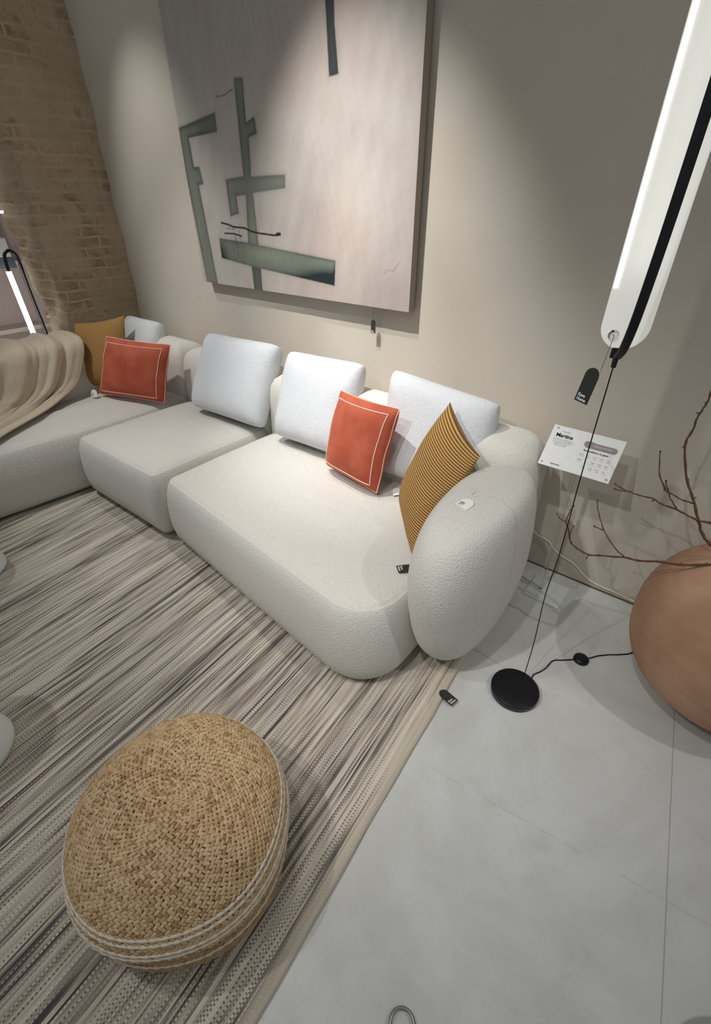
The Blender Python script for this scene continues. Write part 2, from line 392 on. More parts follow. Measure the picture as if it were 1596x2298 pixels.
def arch_tag(name, o, ex, ey, wd, ht, parent, mat=M_tagdark, thread=None, txt=('Kave', 'Home'), inkm=M_paper, label=None):
    """a swing tag with an arched end: o is the middle of its straight end, ey points to the arched end"""
    o = Vector(o); ex = Vector(ex).normalized(); ey = (Vector(ey)-ex*Vector(ey).dot(ex)).normalized(); n = ex.cross(ey)
    out = [(-wd/2, 0), (wd/2, 0), (wd/2, ht-wd/2)] + [(wd/2*math.cos(a), ht-wd/2+wd/2*math.sin(a)) for a in np.linspace(0.2, PI-0.2, 12)] + [(-wd/2, ht-wd/2)]
    V = [o+ex*a+ey*b+n*0.0008 for a, b in out]+[o+ex*a+ey*b-n*0.0008 for a, b in out]; m = len(out)
    F = [tuple(range(m)), tuple(reversed(range(m, 2*m)))]+[(i, (i+1) % m+0, (i+1) % m+m, i+m) for i in range(m)]
    t = mesh(name, V, F, mat, parent, smooth=False)
    if label: t['label'] = label
    if txt:
        parts = []
        for i, s in enumerate(reversed(txt)):
            parts.append(place(text_vf(s, wd*0.27, wd*0.008), o-ex*wd*0.38+ey*(wd*0.10+i*wd*0.26), ex, ey, 0.0012))
        mesh('lettering', *join(parts), inkm, t, smooth=False)
    if thread: mesh('thread', *tube_vf(thread, 0.0007, 5), mat_plain('thin_thread', (120, 112, 104), 0.7, 0.2), t)
    return t
# rug tag lies across the edge
arch_tag('price_tag', (-0.352, 1.000, 0.0145), (0.18, 0.96, 0.0), (-0.98, 0.15, 0.0), 0.036, 0.066, rug)

# ---------------------------------------------------------------- sofa
sofa = thing('sofa', 'long off-white boucle sectional sofa with rounded arm along the plaster wall', 'sofa', (-1.9, 1.35, 0))
def seat(pts, r, seed, crown=0.012, front=None):
    prof = [(0.10, 0.012), (0.055, 0.016), (0.03, 0.03), (0.012, 0.06), (0.003, 0.11), (0.0, 0.17), (0.004, 0.24), (0.013, 0.30), (0.027, 0.345), (0.040, 0.366), (0.0435, 0.3695), (0.048, 0.3685), (0.053, 0.374), (0.07, 0.379), (0.11, 0.385), (0.18, 0.390), (0.26, 0.393), (0.32, 0.394)]
    def warp(V):
        a = vnoise(V, 7, seed)*0.006; b = vnoise(V, 22, seed+9)*0.0018
        V = V.copy(); V[:, 2] += (a+b)*np.clip((V[:, 2]-0.1)/0.25, 0, 1)
        V[:, 1] += vnoise(V, 12, seed+3)*0.003*(V[:, 2] < 0.36)
        return V
    return soft_block('seat_section', pts, prof, r, M_boucle, sofa, warp, crown)
seat([(-0.565, 0.775), (-0.565, 1.72), (-1.985, 1.72), (-1.985, 0.925)], [0.20, 0.08, 0.08, 0.09], 1)
seat([(-1.985, 0.895), (-1.975, 1.72), (-2.805, 1.72), (-2.805, 0.885)], [0.07, 0.08, 0.08, 0.07], 2)
seat([(-2.93, -0.5), (-2.785, 0.98), (-2.785, 1.72), (-3.52, 1.72), (-3.52, -0.5)], [0.1, 0.05, 0.06, 0.06, 0.1], 3)
def back(pts, r, seed):
    prof = [(0.05, 0.02), (0.02, 0.04), (0.0, 0.12), (0.0, 0.45), (0.004, 0.58), (0.018, 0.64), (0.04, 0.675), (0.07, 0.698), (0.10, 0.707)]
    return soft_block('backrest_section', pts, prof, r, M_boucle, sofa, lambda V: V+np.c_[np.zeros((len(V), 2)), vnoise(V, 9, seed)*0.005*np.clip(V[:, 2], 0, 1)], 0.004)
back([(-0.44, 1.58), (-0.44, 1.93), (-1.985, 1.93), (-1.985, 1.66)], [0.14, 0.15, 0.06, 0.06], 4)
back([(-1.985, 1.66), (-1.985, 1.93), (-2.805, 1.93), (-2.805, 1.66)], 0.06, 5)
back([(-2.805, 1.66), (-2.805, 1.93), (-3.62, 1.93), (-3.62, 1.66)], [0.06, 0.06, 0.1, 0.06], 6)
back([(-3.36, -0.5), (-3.36, 1.67), (-3.62, 1.67), (-3.62, -0.5)], [0.1, 0.05, 0.05, 0.1], 7)
def armrest():
    c = (-0.491, 1.312, 0.400); rx, ry, rz, t, e1, e2 = 0.148, 0.357, 0.379, 0.265, 2.3, 2.69
    n, m = 72, 48; V = []; F = []
    sg = lambda a, e: math.copysign(abs(a)**(2/e), a)
    for i in range(m+1):
        ph = -PI/2+PI*i/m
        for k in range(n):
            th = 2*PI*k/n; x = rx*sg(math.cos(ph), e2)*sg(math.cos(th), e1); y = ry*sg(math.cos(ph), e2)*sg(math.sin(th), e1); z = rz*sg(math.sin(ph), e2)
            V.append((c[0]+x, c[1]+y*math.cos(t)-z*math.sin(t), max(0.012, c[2]+y*math.sin(t)+z*math.cos(t))))
    for i in range(m):
        for k in range(n): F.append((i*n+k, i*n+(k+1) % n, (i+1)*n+(k+1) % n, (i+1)*n+k))
    V = np.array(V); hi = V[:, 2] > 0.58; V[hi, 2] = 0.58+0.13*np.tanh((V[hi, 2]-0.58)/0.13); V[:, 2] += vnoise(V, 14, 5)*0.003*(V[:, 2] > 0.1)
    return mesh('armrest', V, F, M_boucle, sofa)
arm = armrest()

# ---------------------------------------------------------------- cushions
def cushion_vf(TL, TR, BR, BL, t, k=0.05, a=4.0, b=0.5, edge=0.0, n=56, seed=0, wr=0.004, cr=0.0, sag=0.0):
    TL, TR, BR, BL = [np.array(p, float) for p in (TL, TR, BR, BL)]
    nrm = np.cross(TR-BL, TL-BR); nrm /= np.linalg.norm(nrm)     # towards the front
    g = np.sin(np.linspace(-PI/2, PI/2, n+1))
    UU, VV = np.meshgrid(g, g); UU = UU.ravel(); VV = VV.ravel()
    def pos(u, v):
        au, av = np.abs(u), np.abs(v)
        uu = u*(1-k*(1-v**2)*au); vv = v*(1-k*(1-u**2)*av)
        # soften corners
        cc = cr*(au*av)**8; uu = uu*(1-cc); vv = vv*(1-cc)
        s = ((uu+1)/2)[:, None]; q = ((vv+1)/2)[:, None]
        return (BL*(1-s)+BR*s)*(1-q)+(TL*(1-s)+TR*s)*q
    th = ((1-np.abs(UU)**a)*(1-np.abs(VV)**a))**b*t
    base = pos(UU, VV); base[:, 2] -= 0
    wn = vnoise(base, 45, seed)*wr*np.clip(np.maximum(np.abs(UU), np.abs(VV))*2-0.8, 0, 1)+vnoise(base, 13, seed+1)*wr*0.8
    inner = (np.abs(UU) < 0.999) & (np.abs(VV) < 0.999)
    front = base+nrm*((th+wn*inner)*1.0)[:, None]; bk = base-nrm*(th+wn*inner)[:, None]*0.9
    if edge:
        front += nrm*edge/2; bk -= nrm*edge/2
    N = n+1; idx = lambda i, j: i*N+j; F = []
    bmap = {}
    V = list(map(tuple, front)); uv = list(zip((UU+1)/2, (VV+1)/2))
    for q in range(N*N):
        i, j = divmod(q, N); onb = i in (0, n) or j in (0, n)
        if onb and not edge: bmap[q] = q
        else: bmap[q] = len(V); V.append(tuple(bk[q])); uv.append(((UU[q]+1)/2, (VV[q]+1)/2))
    for i in range(n):
        for j in range(n):
            F.append((idx(i, j), idx(i, j+1), idx(i+1, j+1), idx(i+1, j)))
            F.append(tuple(bmap[x] for x in (idx(i, j), idx(i+1, j), idx(i+1, j+1), idx(i, j+1))))
    if edge:
        ring = [idx(0, j) for j in range(n)]+[idx(i, n) for i in range(n)]+[idx(n, j) for j in range(n, 0, -1)]+[idx(i, 0) for i in range(n, 0, -1)]
        for q in range(len(ring)):
            x, y = ring[q], ring[(q+1) % len(ring)]; F.append((y, x, bmap[x], bmap[y]))
    front = np.array(front).reshape(N, N, 3)
    return V, F, uv, front, nrm
CG = 'off-white back cushions of the sofa'
def white_cushion(c, label, seed, t=0.085):
    V, F, uv, fr, nm = cushion_vf(*c, t, k=0.015, a=5, b=0.5, edge=0.018, seed=seed, wr=0.005, cr=0.045)
    o = mesh('back_cushion', V, F, M_cush, None, uv=uv); return tag(o, label, 'cushion', CG)
white_cushion(((-2.57, 1.78, 0.815), (-1.96, 1.80, 0.83), (-1.94, 1.58, 0.42), (-2.54, 1.55, 0.42)), 'square white back cushion at the middle of the sofa, nothing leaning on it', 11)
white_cushion(((-1.88, 1.79, 0.82), (-1.37, 1.79, 0.84), (-1.33, 1.60, 0.42), (-1.82, 1.58, 0.42)), 'white back cushion half hidden behind the rust velvet cushion nearer the arm', 12)
white_cushion(((-1.20, 1.78, 0.855), (-0.665, 1.77, 0.815), (-0.64, 1.60, 0.43), (-1.13, 1.60, 0.43)), 'white back cushion beside the rounded arm, behind a mustard striped cushion', 13)
white_cushion(((-3.52, 1.78, 0.80), (-3.13, 1.80, 0.795), (-3.02, 1.60, 0.42), (-3.42, 1.58, 0.42)), 'white back cushion in the sofa corner, mostly hidden behind two coloured cushions', 14, 0.07)
def velvet(c, label, seed):
    V, F, uv, fr, nm = cushion_vf(*c, 0.075, k=0.05, a=3.2, b=0.62, seed=seed, wr=0.006, cr=0.02)
    root = thing('velvet_cushion', label, 'cushion', tuple((np.array(c[2])+np.array(c[3]))/2), 'rust velvet cushions')
    mesh('cover', V, F, M_velvet, root, uv=uv)
    N = fr.shape[0]; g = np.sin(np.linspace(-PI/2, PI/2, N))
    def samp(u, v):
        x = np.interp(u, g, np.arange(N)); y = np.interp(v, g, np.arange(N)); i, j = int(y), int(x); i = min(i, N-2); j = min(j, N-2); fy, fx = y-i, x-j
        return (fr[i, j]*(1-fy)*(1-fx)+fr[i, j+1]*(1-fy)*fx+fr[i+1, j]*fy*(1-fx)+fr[i+1, j+1]*fy*fx)
    for e, off in ((0.84, 0.001), (0.995, 0.0)):
        q = np.linspace(-e, e, 30); path = [(x, e) for x in q[:-1]]+[(e, y) for y in q[::-1][:-1]]+[(x, -e) for x in q[::-1][:-1]]+[(-e, y) for y in q[:-1]]
        pts = [tuple(samp(*p)+nm*off) for p in path]
        mesh('piping', *tube_vf(pts, 0.0026, 6, closed=True), M_piping, root)
    return root
v1 = velvet(((-3.17, 1.42, 0.775), (-2.70, 1.58, 0.765), (-2.76, 1.49, 0.405), (-3.25, 1.30, 0.41)), 'rust velvet cushion with pale piping in the sofa corner', 21)
v2 = velvet(((-1.36, 1.585, 0.775), (-0.985, 1.52, 0.795), (-1.03, 1.44, 0.41), (-1.38, 1.49, 0.42)), 'rust velvet cushion leaning between two white back cushions near the arm', 22)
arch_tag('price_tag', (-3.235, 1.26, 0.402), (0.9, 0.45, 0.0), (0.1, 0.4, 0.9), 0.045, 0.05, v1, M_paper, None, ('||||', '---'), M_ink, 'white paper tag')
arch_tag('price_tag', (-0.965, 1.50, 0.402), (0.7, 0.6, 0.2), (-0.6, 0.7, 0.1), 0.035, 0.05, v2, M_paper, None, None, M_ink, 'white paper tag')
def striped(c, label, seed, flip=False):
    V, F, uv, fr, nm = cushion_vf(*c, 0.085, k=0.07, a=2.6, b=0.62, seed=seed, wr=0.004)
    o = mesh('striped_cushion', V, F, M_stripe, None, uv=uv); return tag(o, label, 'cushion', 'mustard striped cushions')
striped(((-3.56, 1.41, 0.80), (-3.27, 1.62, 0.855), (-3.12, 1.46, 0.42), (-3.47, 1.27, 0.42)), 'mustard and brown striped cushion upright beside the draped throw', 31)
s2 = striped(((-0.81, 1.60, 0.84), (-0.575, 1.41, 0.755), (-0.69, 1.19, 0.40), (-0.93, 1.47, 0.40)), 'mustard and brown striped cushion leaning on the rounded sofa arm', 32)
arch_tag('price_tag', (-0.685, 1.095, 0.392), (0.75, -0.65, 0.0), (0.35, 0.9, 0.0), 0.038, 0.06, s2)
# arm swing tag
arch_tag('price_tag', (-0.512, 1.165, 0.694), (0.95, -0.25, -0.03), (0.25, 0.9, 0.14), 0.045, 0.05, arm, M_paper, [(-0.507, 1.225, 0.712), (-0.500, 1.240, 0.720)], ('|||||', '= -'), M_ink, 'white paper swing tag with black print')

# ---------------------------------------------------------------- throw over the left backrest
def throw():
    path = [(-3.69, 0.30), (-3.70, 0.60), (-3.67, 0.715), (-3.58, 0.738), (-3.44, 0.738), (-3.345, 0.715), (-3.325, 0.62), (-3.31, 0.50), (-3.26, 0.435), (-3.15, 0.42), (-2.98, 0.41), (-2.90, 0.38), (-2.87, 0.28)]
    yR = [1.30, 1.32, 1.33, 1.335, 1.335, 1.325, 1.28, 1.20, 1.07, 0.92, 0.62, 0.48, 0.43]
    P = np.array(smooth_path([(a, b, c) for (a, b), c in zip(path, yR)], 8)); n = len(P); m = 90; V = []
    T = np.gradient(P[:, :2], axis=0); T /= np.linalg.norm(T, axis=1)[:, None]; Nn = np.c_[-T[:, 1], T[:, 0]]
    Nn[:, :] *= 1.0
    for i in range(n):
        for j in range(m):
            t = j/(m-1); s = i/(n-1)
            y = P[i, 2]-t*0.95-0.02*math.sin(6*s)*t
            ph = 36*t+0.9*math.sin(4*s+1)+5*s*t+1.2*math.sin(9*t)
            f = (0.009*math.sin(ph)+0.006*math.sin(1.7*ph+1.3)+0.003*math.sin(3.1*ph+2)-0.016*math.exp(-((math.sin(ph*0.5+0.4))/0.22)**2))*min(1, 9*t+0.2)+0.016
            if s > 0.62: f *= 0.75
            V.append((P[i, 0]+Nn[i, 0]*f, y+0.012*math.sin(ph*0.5+2*s), max(P[i, 1]+Nn[i, 1]*f, 0.3)))
    F = [(i*m+j, i*m+j+1, (i+1)*m+j+1, (i+1)*m+j) for i in range(n-1) for j in range(m-1)]
    k = NT('knitted_throw', 0.95, 0.1); c = k.co(); k.color(k.mix(k.noise(c, 60, 3), srgb(188, 173, 152), srgb(206, 193, 173))); k.bump(k.noise(c, 300, 2), 0.4, 0.002)
    o = mesh('throw_blanket', V, F, k.m)
    sm = o.modifiers.new('thick', 'SOLIDIFY'); sm.thickness = 0.007; sm.offset = 1
    return tag(o, 'beige knitted throw draped in folds over the far left of the sofa', 'blanket')
throw()

# ---------------------------------------------------------------- painting
pt = thing('painting', 'huge abstract canvas of grey-green angular shapes hanging on the wall', 'painting', (-1.955, 1.94, 1.078))
X0, X1, Z0, Z1, YF = -2.702, -1.208, 1.078, 2.72, 1.885
def art():
    nx, nz = 500, 548; xs = np.linspace(X0, X1, nx); zs = np.linspace(Z0, Z1, nz); XX, ZZ = np.meshgrid(xs, zs); P = np.c_[XX.ravel(), ZZ.ravel()]
    def inside(poly):
        p = np.array(poly); r = np.zeros(len(P), bool); j = len(p)-1
        for i in range(len(p)):
            c = ((p[i, 1] > P[:, 1]) != (p[j, 1] > P[:, 1])); xi = (p[j, 0]-p[i, 0])*(P[:, 1]-p[i, 1])/(p[j, 1]-p[i, 1]+1e-12)+p[i, 0]
            r ^= c & (P[:, 0] < xi); j = i
        return r
    def dseg(pts, closed=False):
        d = np.full(len(P), 9.0); p = np.array(pts); m = len(p)
        for i in range(m if closed else m-1):
            a, b = p[i], p[(i+1) % m]; ab = b-a; t = np.clip(((P-a)@ab)/(ab@ab), 0, 1); d = np.minimum(d, np.linalg.norm(P-a-t[:, None]*ab, axis=1))
        return d
    sm = lambda x, a, b: (lambda t: t*t*(3-2*t))(np.clip((x-a)/(b-a), 0, 1))
    P3 = np.c_[P, np.zeros(len(P))]; n1 = vnoise(P3, 5, 1)+0.5*vnoise(P3, 13, 2)+0.3*vnoise(P3*[3, 1, 1], 30, 3); n2 = vnoise(P3*[1, .6, 1], 9, 5); n3 = vnoise(P3*[2.5, 1, 1], 70, 8)+vnoise(P3, 120, 9)*0.6
    lin = lambda c: np.array(srgb(*c)[:3])
    col = lin((197, 187, 178))+(n1*0.5)[:, None]*(lin((206, 200, 192))-lin((184, 172, 166)))*1.3
    pk = sm(n2, 0.05, 0.45)[:, None]; col = col*(1-pk*0.35)+lin((206, 184, 172))*pk*0.35
    gr = sm(n1-n2, 0.2, 0.8)[:, None]; col = col*(1-gr*0.3)+lin((182, 180, 172))*gr*0.3
    md = (sm(P[:, 1], 1.75, 2.15)*sm(-P[:, 0], 1.5, 2.2)*(0.7+0.5*n2))[:, None]; col = col*(1-np.clip(md, 0, 1)*0.42)+lin((136, 124, 116))*np.clip(md, 0, 1)*0.42
    lr = (sm(-P[:, 1], -1.5, -1.15)*sm(P[:, 0], -1.9, -1.3)*sm(n1+n3*0.5, 0.0, 0.6))[:, None]; col = col*(1-lr*0.5)+lin((222, 212, 204))*lr*0.5
    col *= (1+0.05*n3)[:, None]
    def shape(poly, base, dark, lo=0.0, hi=0.035, mx=0.8, side=None, lit=None):
        nonlocal col
        i = inside(poly); d = dseg(poly, True); w = (1-sm(d, lo, hi))*mx*np.clip(0.65+0.9*vnoise(P3, 12, 17), 0, 1)
        if side is not None: w = np.clip(w+side, 0, 1)
        c = lin(base)*(1-w[:, None])+lin(dark)*w[:, None]
        if lit is not None: c = c*(1-lit[:, None])+lin((150, 158, 132))*lit[:, None]
        c = c*(1+0.08*n3[:, None]); al = np.clip(np.where(i, d, -d)/0.004+0.5, 0, 1)[:, None]; col = col*(1-al)+c*al
        e = np.exp(-(d/0.012)**2)*0.12*(~i); col = col*(1-e[:, None])
    shape([(-1.659, 2.75), (-1.618, 2.75), (-1.613, 2.05), (-1.597, 1.903), (-1.646, 1.900), (-1.656, 2.1)], (72, 75, 74), (54, 58, 59))
    shape([(-2.717, 1.805), (-2.386, 1.847), (-2.387, 1.774), (-2.626, 1.761), (-2.622, 1.639), (-2.574, 1.64), (-2.56, 1.562), (-2.602, 1.559), (-2.562, 1.07), (-2.667, 1.07)], (128, 130, 118), (80, 84, 78), 0.0, 0.03, 0.75)
    # lower bar gets dark ends
    bar = [(-2.49, 1.315), (-2.249, 1.303), (-1.633, 1.256), (-1.642, 1.147), (-2.241, 1.191), (-2.49, 1.217)]
    shape([(-2.238, 1.20), (-2.166, 1.20), (-2.169, 1.07), (-2.239, 1.07)], (98, 102, 94), (64, 68, 66))
    shape([(-2.221, 1.955), (-2.16, 1.949), (-2.167, 1.794), (-2.107, 1.812), (-2.099, 1.751), (-2.158, 1.738), (-2.17, 1.589), (-1.932, 1.592), (-1.935, 1.54), (-2.166, 1.522), (-2.166, 1.27), (-2.249, 1.28), (-2.224, 1.515), (-2.3, 1.509), (-2.295, 1.434), (-2.367, 1.419), (-2.369, 1.581), (-2.227, 1.592)], (136, 138, 126), (88, 92, 86), 0.0, 0.025, 0.7)
    sd = sm(P[:, 0], -1.95, -1.66)*sm(-P[:, 1], -1.25, -1.17)*0.95+sm(-P[:, 0], 2.38, 2.50)*sm(-P[:, 1], -1.32, -1.24)*0.9+sm(-P[:, 1], -1.225, -1.17)*sm(P[:, 0], -2.2, -1.8)*0.5
    lt = np.exp(-(((P[:, 0]+2.16)/0.16)**2+((P[:, 1]-1.255)/0.035)**2))*0.6
    shape(bar, (122, 128, 116), (38, 48, 50), 0.0, 0.02, 0.45, sd, lt)
    def line(pts, wd, c=(44, 40, 44), op=1.0):
        nonlocal col
        d = dseg(pts); a = (1-sm(d, wd*0.6, wd*1.3))*op; col = col*(1-a[:, None])+lin(c)*a[:, None]
    line([(-2.454, 1.389), (-2.40, 1.383), (-2.352, 1.372), (-2.265, 1.37), (-2.21, 1.356), (-2.156, 1.35), (-2.036, 1.344), (-1.996, 1.35)], 0.0045)
    line([(-2.02, 1.349), (-1.998, 1.351)], 0.008)
    line([(-2.435, 1.34), (-2.359, 1.341), (-2.294, 1.331)], 0.004); line([(-2.407, 1.364), (-2.347, 1.362)], 0.0025, op=0.7)
    line([(-2.346, 1.331), (-2.337, 1.306), (-2.342, 1.233)], 0.0025, (80, 70, 66), 0.7); line([(-2.314, 1.355), (-2.306, 1.312)], 0.0025, (90, 70, 66), 0.7); line([(-2.36, 1.335), (-2.35, 1.31)], 0.002, (120, 70, 60), 0.6)
    line([(-2.365, 1.902), (-2.33, 1.900), (-2.298, 1.902), (-2.26, 1.913), (-2.237, 1.915)], 0.003, (96, 98, 90), 0.7)
    line([(-1.35, 1.22), (-1.33, 1.24), (-1.30, 1.235), (-1.27, 1.27)], 0.002, (150, 130, 120), 0.6); line([(-1.74, 1.66), (-1.70, 1.70), (-1.66, 1.78)], 0.004, (205, 196, 186), 0.6)
    line([(-2.52, 2.29), (-2.42, 2.30)], 0.012, (60, 54, 48), 0.8)
    col = col*np.array([0.86, 0.87, 0.88]); V = np.c_[P[:, 0], np.full(len(P), YF)-0.0006*n3, P[:, 1]]; idx = np.arange(nx*nz).reshape(nz, nx)
    Fc = np.c_[idx[:-1, :-1].ravel(), idx[:-1, 1:].ravel(), idx[1:, 1:].ravel(), idx[1:, :-1].ravel()]
    return V, Fc, np.c_[np.clip(col, 0, 1), np.ones(len(col))]
V, Fc, colr = art()
mesh('painted_canvas', V, Fc, mat_vcol('oil_paint_on_canvas', 0.7, 0.25, (260, 0.15, 0.001)), pt, colors=colr)
box('stretcher_frame', (X0, YF+0.0012, Z0), (X1, 1.928, Z1), mat_plain('raw_canvas_edge', (158, 148, 134), 0.9, 0.1), pt)
ptg = arch_tag('price_tag', (-1.418, 1.905, 0.955), (1, 0, 0), (0.02, 0, 1), 0.026, 0.062, pt, thread=[(-1.417, 1.905, 1.015), (-1.418, 1.905, 1.083)])

# ---------------------------------------------------------------- floor lamp
lamp = thing('floor_lamp', 'tall lit floor lamp with glowing oval panel, black bow and black disc base', 'lamp', (-0.212, 1.20, 0))
bc = (-0.208, 1.185)
lathe('base', [(0.0, 0.0), (0.078, 0.0), (0.0835, 0.003), (0.0845, 0.022), (0.0835, 0.0265), (0.081, 0.028), (0.0, 0.028)], (bc[0], bc[1], 0), M_black, lamp, 96)
L0 = Vector((-0.222, 1.27, 0)); nr = Vector((0.42, -0.907, 0)).normalized(); sx = Vector((nr.y*-1, nr.x, 0)); 
if sx.x < 0: sx = -sx
def lp(a, d, z): return tuple(L0+sx*a+nr*d+Vector((0, 0, z)))
k = NT('lit_glass_panel', 0.4, 0.4); k.color((0.62, 0.62, 0.58, 1)); k.b.inputs['Emission Color'].default_value = (1.0, 0.98, 0.90, 1)
k.b.inputs['Emission Strength'].default_value = 0.3; k.b.inputs['Transmission Weight'].default_value = 0.0; M_panel = k.m
M_led = mat_emit('glow_strip', (1, 0.98, 0.94, 1), 4.0)
def panel():
    wd, z0, z1, th = 0.052, 1.205, 2.75, 0.005; out = [(wd*math.cos(a), z0+wd+wd*1.0*math.sin(a)) for a in np.linspace(PI, 2*PI, 28)]+[(wd*math.cos(a), z1-wd+wd*math.sin(a)) for a in np.linspace(0, PI, 28)]
    m = len(out); V = [lp(a, th/2, z) for a, z in out]+[lp(a, -th/2, z) for a, z in out]
    F = [tuple(range(m)), tuple(reversed(range(m, 2*m)))]+[(i, i+m, (i+1) % m+m, (i+1) % m) for i in range(m)]
    return mesh('diffuser_panel', V, F, M_panel, lamp, smooth=False)
panel()
bow = [(0.0, 0.0, 1.186), (0.0, 0.012, 1.192), (0.0, 0.035, 1.215), (0.0, 0.055, 1.27), (0.0, 0.068, 1.36), (0.0, 0.078, 1.5), (0.0, 0.084, 1.75), (0.0, 0.084, 2.2), (0.0, 0.075, 2.6), (0.0, 0.05, 2.74), (0.0, 0.0, 2.78)]
bp_ = smooth_path([lp(*p) for p in bow], 8)
mesh('bow', *tube_vf(bp_, 0.0105, 12, aspect=0.55, upv=tuple(nr)), M_black, lamp)
mesh('panel_clamp', *join([box_vf((-0.236, 1.262, 1.184), (-0.212, 1.278, 1.208))]), M_black, lamp, smooth=False)
ls = smooth_path([lp(a, d-0.008, z) for a, d, z in bow[4:9]], 8); mesh('glow_strip', *tube_vf(ls, 0.0055, 8, aspect=0.3, upv=tuple(nr)), M_led, lamp)
mesh('glow_strip', *tube_vf([lp(-0.0455, 0.004, 1.335), lp(-0.0455, 0.004, 1.80)], 0.0042, 8, aspect=0.5, upv=tuple(nr)), mat_emit('edge_glow', (1, 0.99, 0.97, 1), 2.2), lamp)  # second glowing strip, set along the panel's left edge
lathe('cable_collar', [(0.0, 0), (0.006, 0), (0.0065, 0.022), (0.0, 0.024)], (L0.x-0.001, L0.y, 1.162), M_black, lamp, 20)
tube('suspension_cable', [(-0.204, 1.262, 0.0275), (-0.206, 1.263, 0.2), (-0.2165, 1.265, 0.42), (-0.213, 1.267, 0.6), (-0.2205, 1.268, 0.9), (L0.x-0.001, L0.y, 1.165)], 0.0016, M_rubber, lamp, 8, smooth=10)
tube('power_cable', [(-0.134, 1.223, 0.016), (-0.15, 1.235, 0.004), (-0.173, 1.267, 0.004), (-0.18, 1.297, 0.004), (-0.163, 1.334, 0.004), (-0.153, 1.366, 0.004), (-0.145, 1.411, 0.004), (-0.119, 1.435, 0.004), (-0.09, 1.46, 0.006), (-0.06, 1.49, 0.008), (-0.035, 1.515, 0.006), (-0.015, 1.545, 0.004), (0.02, 1.58, 0.004), (0.055, 1.61, 0.004), (0.09, 1.66, 0.004), (0.10, 1.80, 0.004)], 0.0023, M_rubber, lamp, 8)
lathe('foot_switch', [(0.0, 0.0), (0.027, 0.0), (0.0285, 0.004), (0.0265, 0.013), (0.020, 0.0165), (0.0, 0.0175)], (-0.062, 1.484, 0), M_black, lamp, 48)
arch_tag('price_tag', (-0.272, 1.262, 1.065), (0.9, -0.42, -0.05), (0.26, 0.05, 0.96), 0.040, 0.088, lamp, thread=[(-0.246, 1.262, 1.15), (-0.243, 1.262, 1.19), (-0.238, 1.255, 1.235), (-0.242, 1.255, 1.238)])
hk = lathe('clear_hook', [(0.0, 0.0), (0.012, 0.0), (0.011, 0.003), (0.0, 0.006)], (0, 0, 0), M_acry, None, 24)
hk.matrix_world = Matrix.Translation(Vector(lp(-0.022, 0.004, 1.236))) @ nr.to_track_quat('Z', 'Y').to_matrix().to_4x4(); attach(hk, lamp)

# ---------------------------------------------------------------- product sign on an acrylic stand
sg = thing('product_sign', 'white product sign tilted on a clear acrylic stand beside the sofa arm', 'sign', (-0.3, 1.78, 0))
box('base', (-0.385, 1.70, 0.0005), (-0.225, 1.86, 0.007), mat_plain('frosted_acrylic_base', (214, 220, 214), 0.25, 0.5), sg, 0.002)
box('post', (-0.3415, 1.772, 0.007), (-0.3265, 1.786, 0.705), M_acry, sg, 0.0015)
BLs = Vector((-0.458, 1.70, 0.648)); ex = Vector((1, 0, 0)); ey = (Vector((0, 0.112, 0.125))).normalized(); nn = ex.cross(ey); Ws, Hs = 0.258, 0.166
def spt(u, v, d=0): return tuple(BLs+ex*u+ey*v+nn*d)
V = [spt(0, 0), spt(Ws, 0), spt(Ws, Hs), spt(0, Hs), spt(0, 0, -0.004), spt(Ws, 0, -0.004), spt(Ws, Hs, -0.004), spt(0, Hs, -0.004)]
pn = mesh('panel', V, [(0, 1, 2, 3), (7, 6, 5, 4), (0, 4, 5, 1), (1, 5, 6, 2), (2, 6, 7, 3), (3, 7, 4, 0)], M_paper, sg, smooth=False)
def st(txt, u, v, size, mat, bold=0.0, name='lettering'): mesh(name, *place(text_vf(txt, size, bold), spt(u, v), ex, ey, 0.0008), mat, pn, smooth=False)
st('COLECCIÓN', 0.036, 0.1435, 0.0055, M_grayink)
st('Martina', 0.020, 0.1225, 0.0205, M_ink, 0.0006)
body = ['Una colección de sofás modulares', 'de formas curvas y redondeadas que', 'aporta calidez y confort al salón.', 'Tapizado suave y asiento', 'profundo con cojines'] 
for i, s in enumerate(body): st(s, 0.016+[0, 0, 0.001, 0.007, 0.010][i], 0.112-i*0.0062, 0.0052, M_grayink)
st('Kave Home', 0.044, 0.012, 0.0068, M_ink, 0.0002)
st('Personalízalo a tu gusto', 0.134, 0.094, 0.0092, M_ink, 0.00025)
for r in range(3):
    for c_, s in enumerate(['Módulo', 'Brazo', 'Chaise', 'Tejido', 'Cojín']):
        if (r, c_) in ((2, 0), (1, 1)): continue
        st(s, 0.126+c_*0.024, 0.078-r*0.022, 0.0052, M_ink if r == 1 else M_grayink); st('cm 100', 0.127+c_*0.024, 0.071-r*0.022, 0.0042, M_grayink)
sb = []
def blob(u0, v0, u1, v1, lift, r=0.006):
    pts = rounded_poly([(u0, v0), (u1, v0), (u1, v1), (u0, v1)], 0, r, 6); n = len(pts); return [spt(a, b, lift) for a, b in pts], [tuple(range(n))]
mesh('sofa_picture', *join([blob(0.132, 0.108, 0.244, 0.131, 0.0008, 0.012), blob(0.128, 0.110, 0.168, 0.134, 0.0010, 0.012)]), mat_plain('printed_grey_sofa', (148, 142, 140), 0.8, 0.1), pn, smooth=False)
mesh('sofa_picture', *join([blob(0.160, 0.116, 0.226, 0.124, 0.0012, 0.003)]), mat_plain('printed_pale_cushions', (178, 172, 168), 0.8, 0.1), pn, smooth=False)
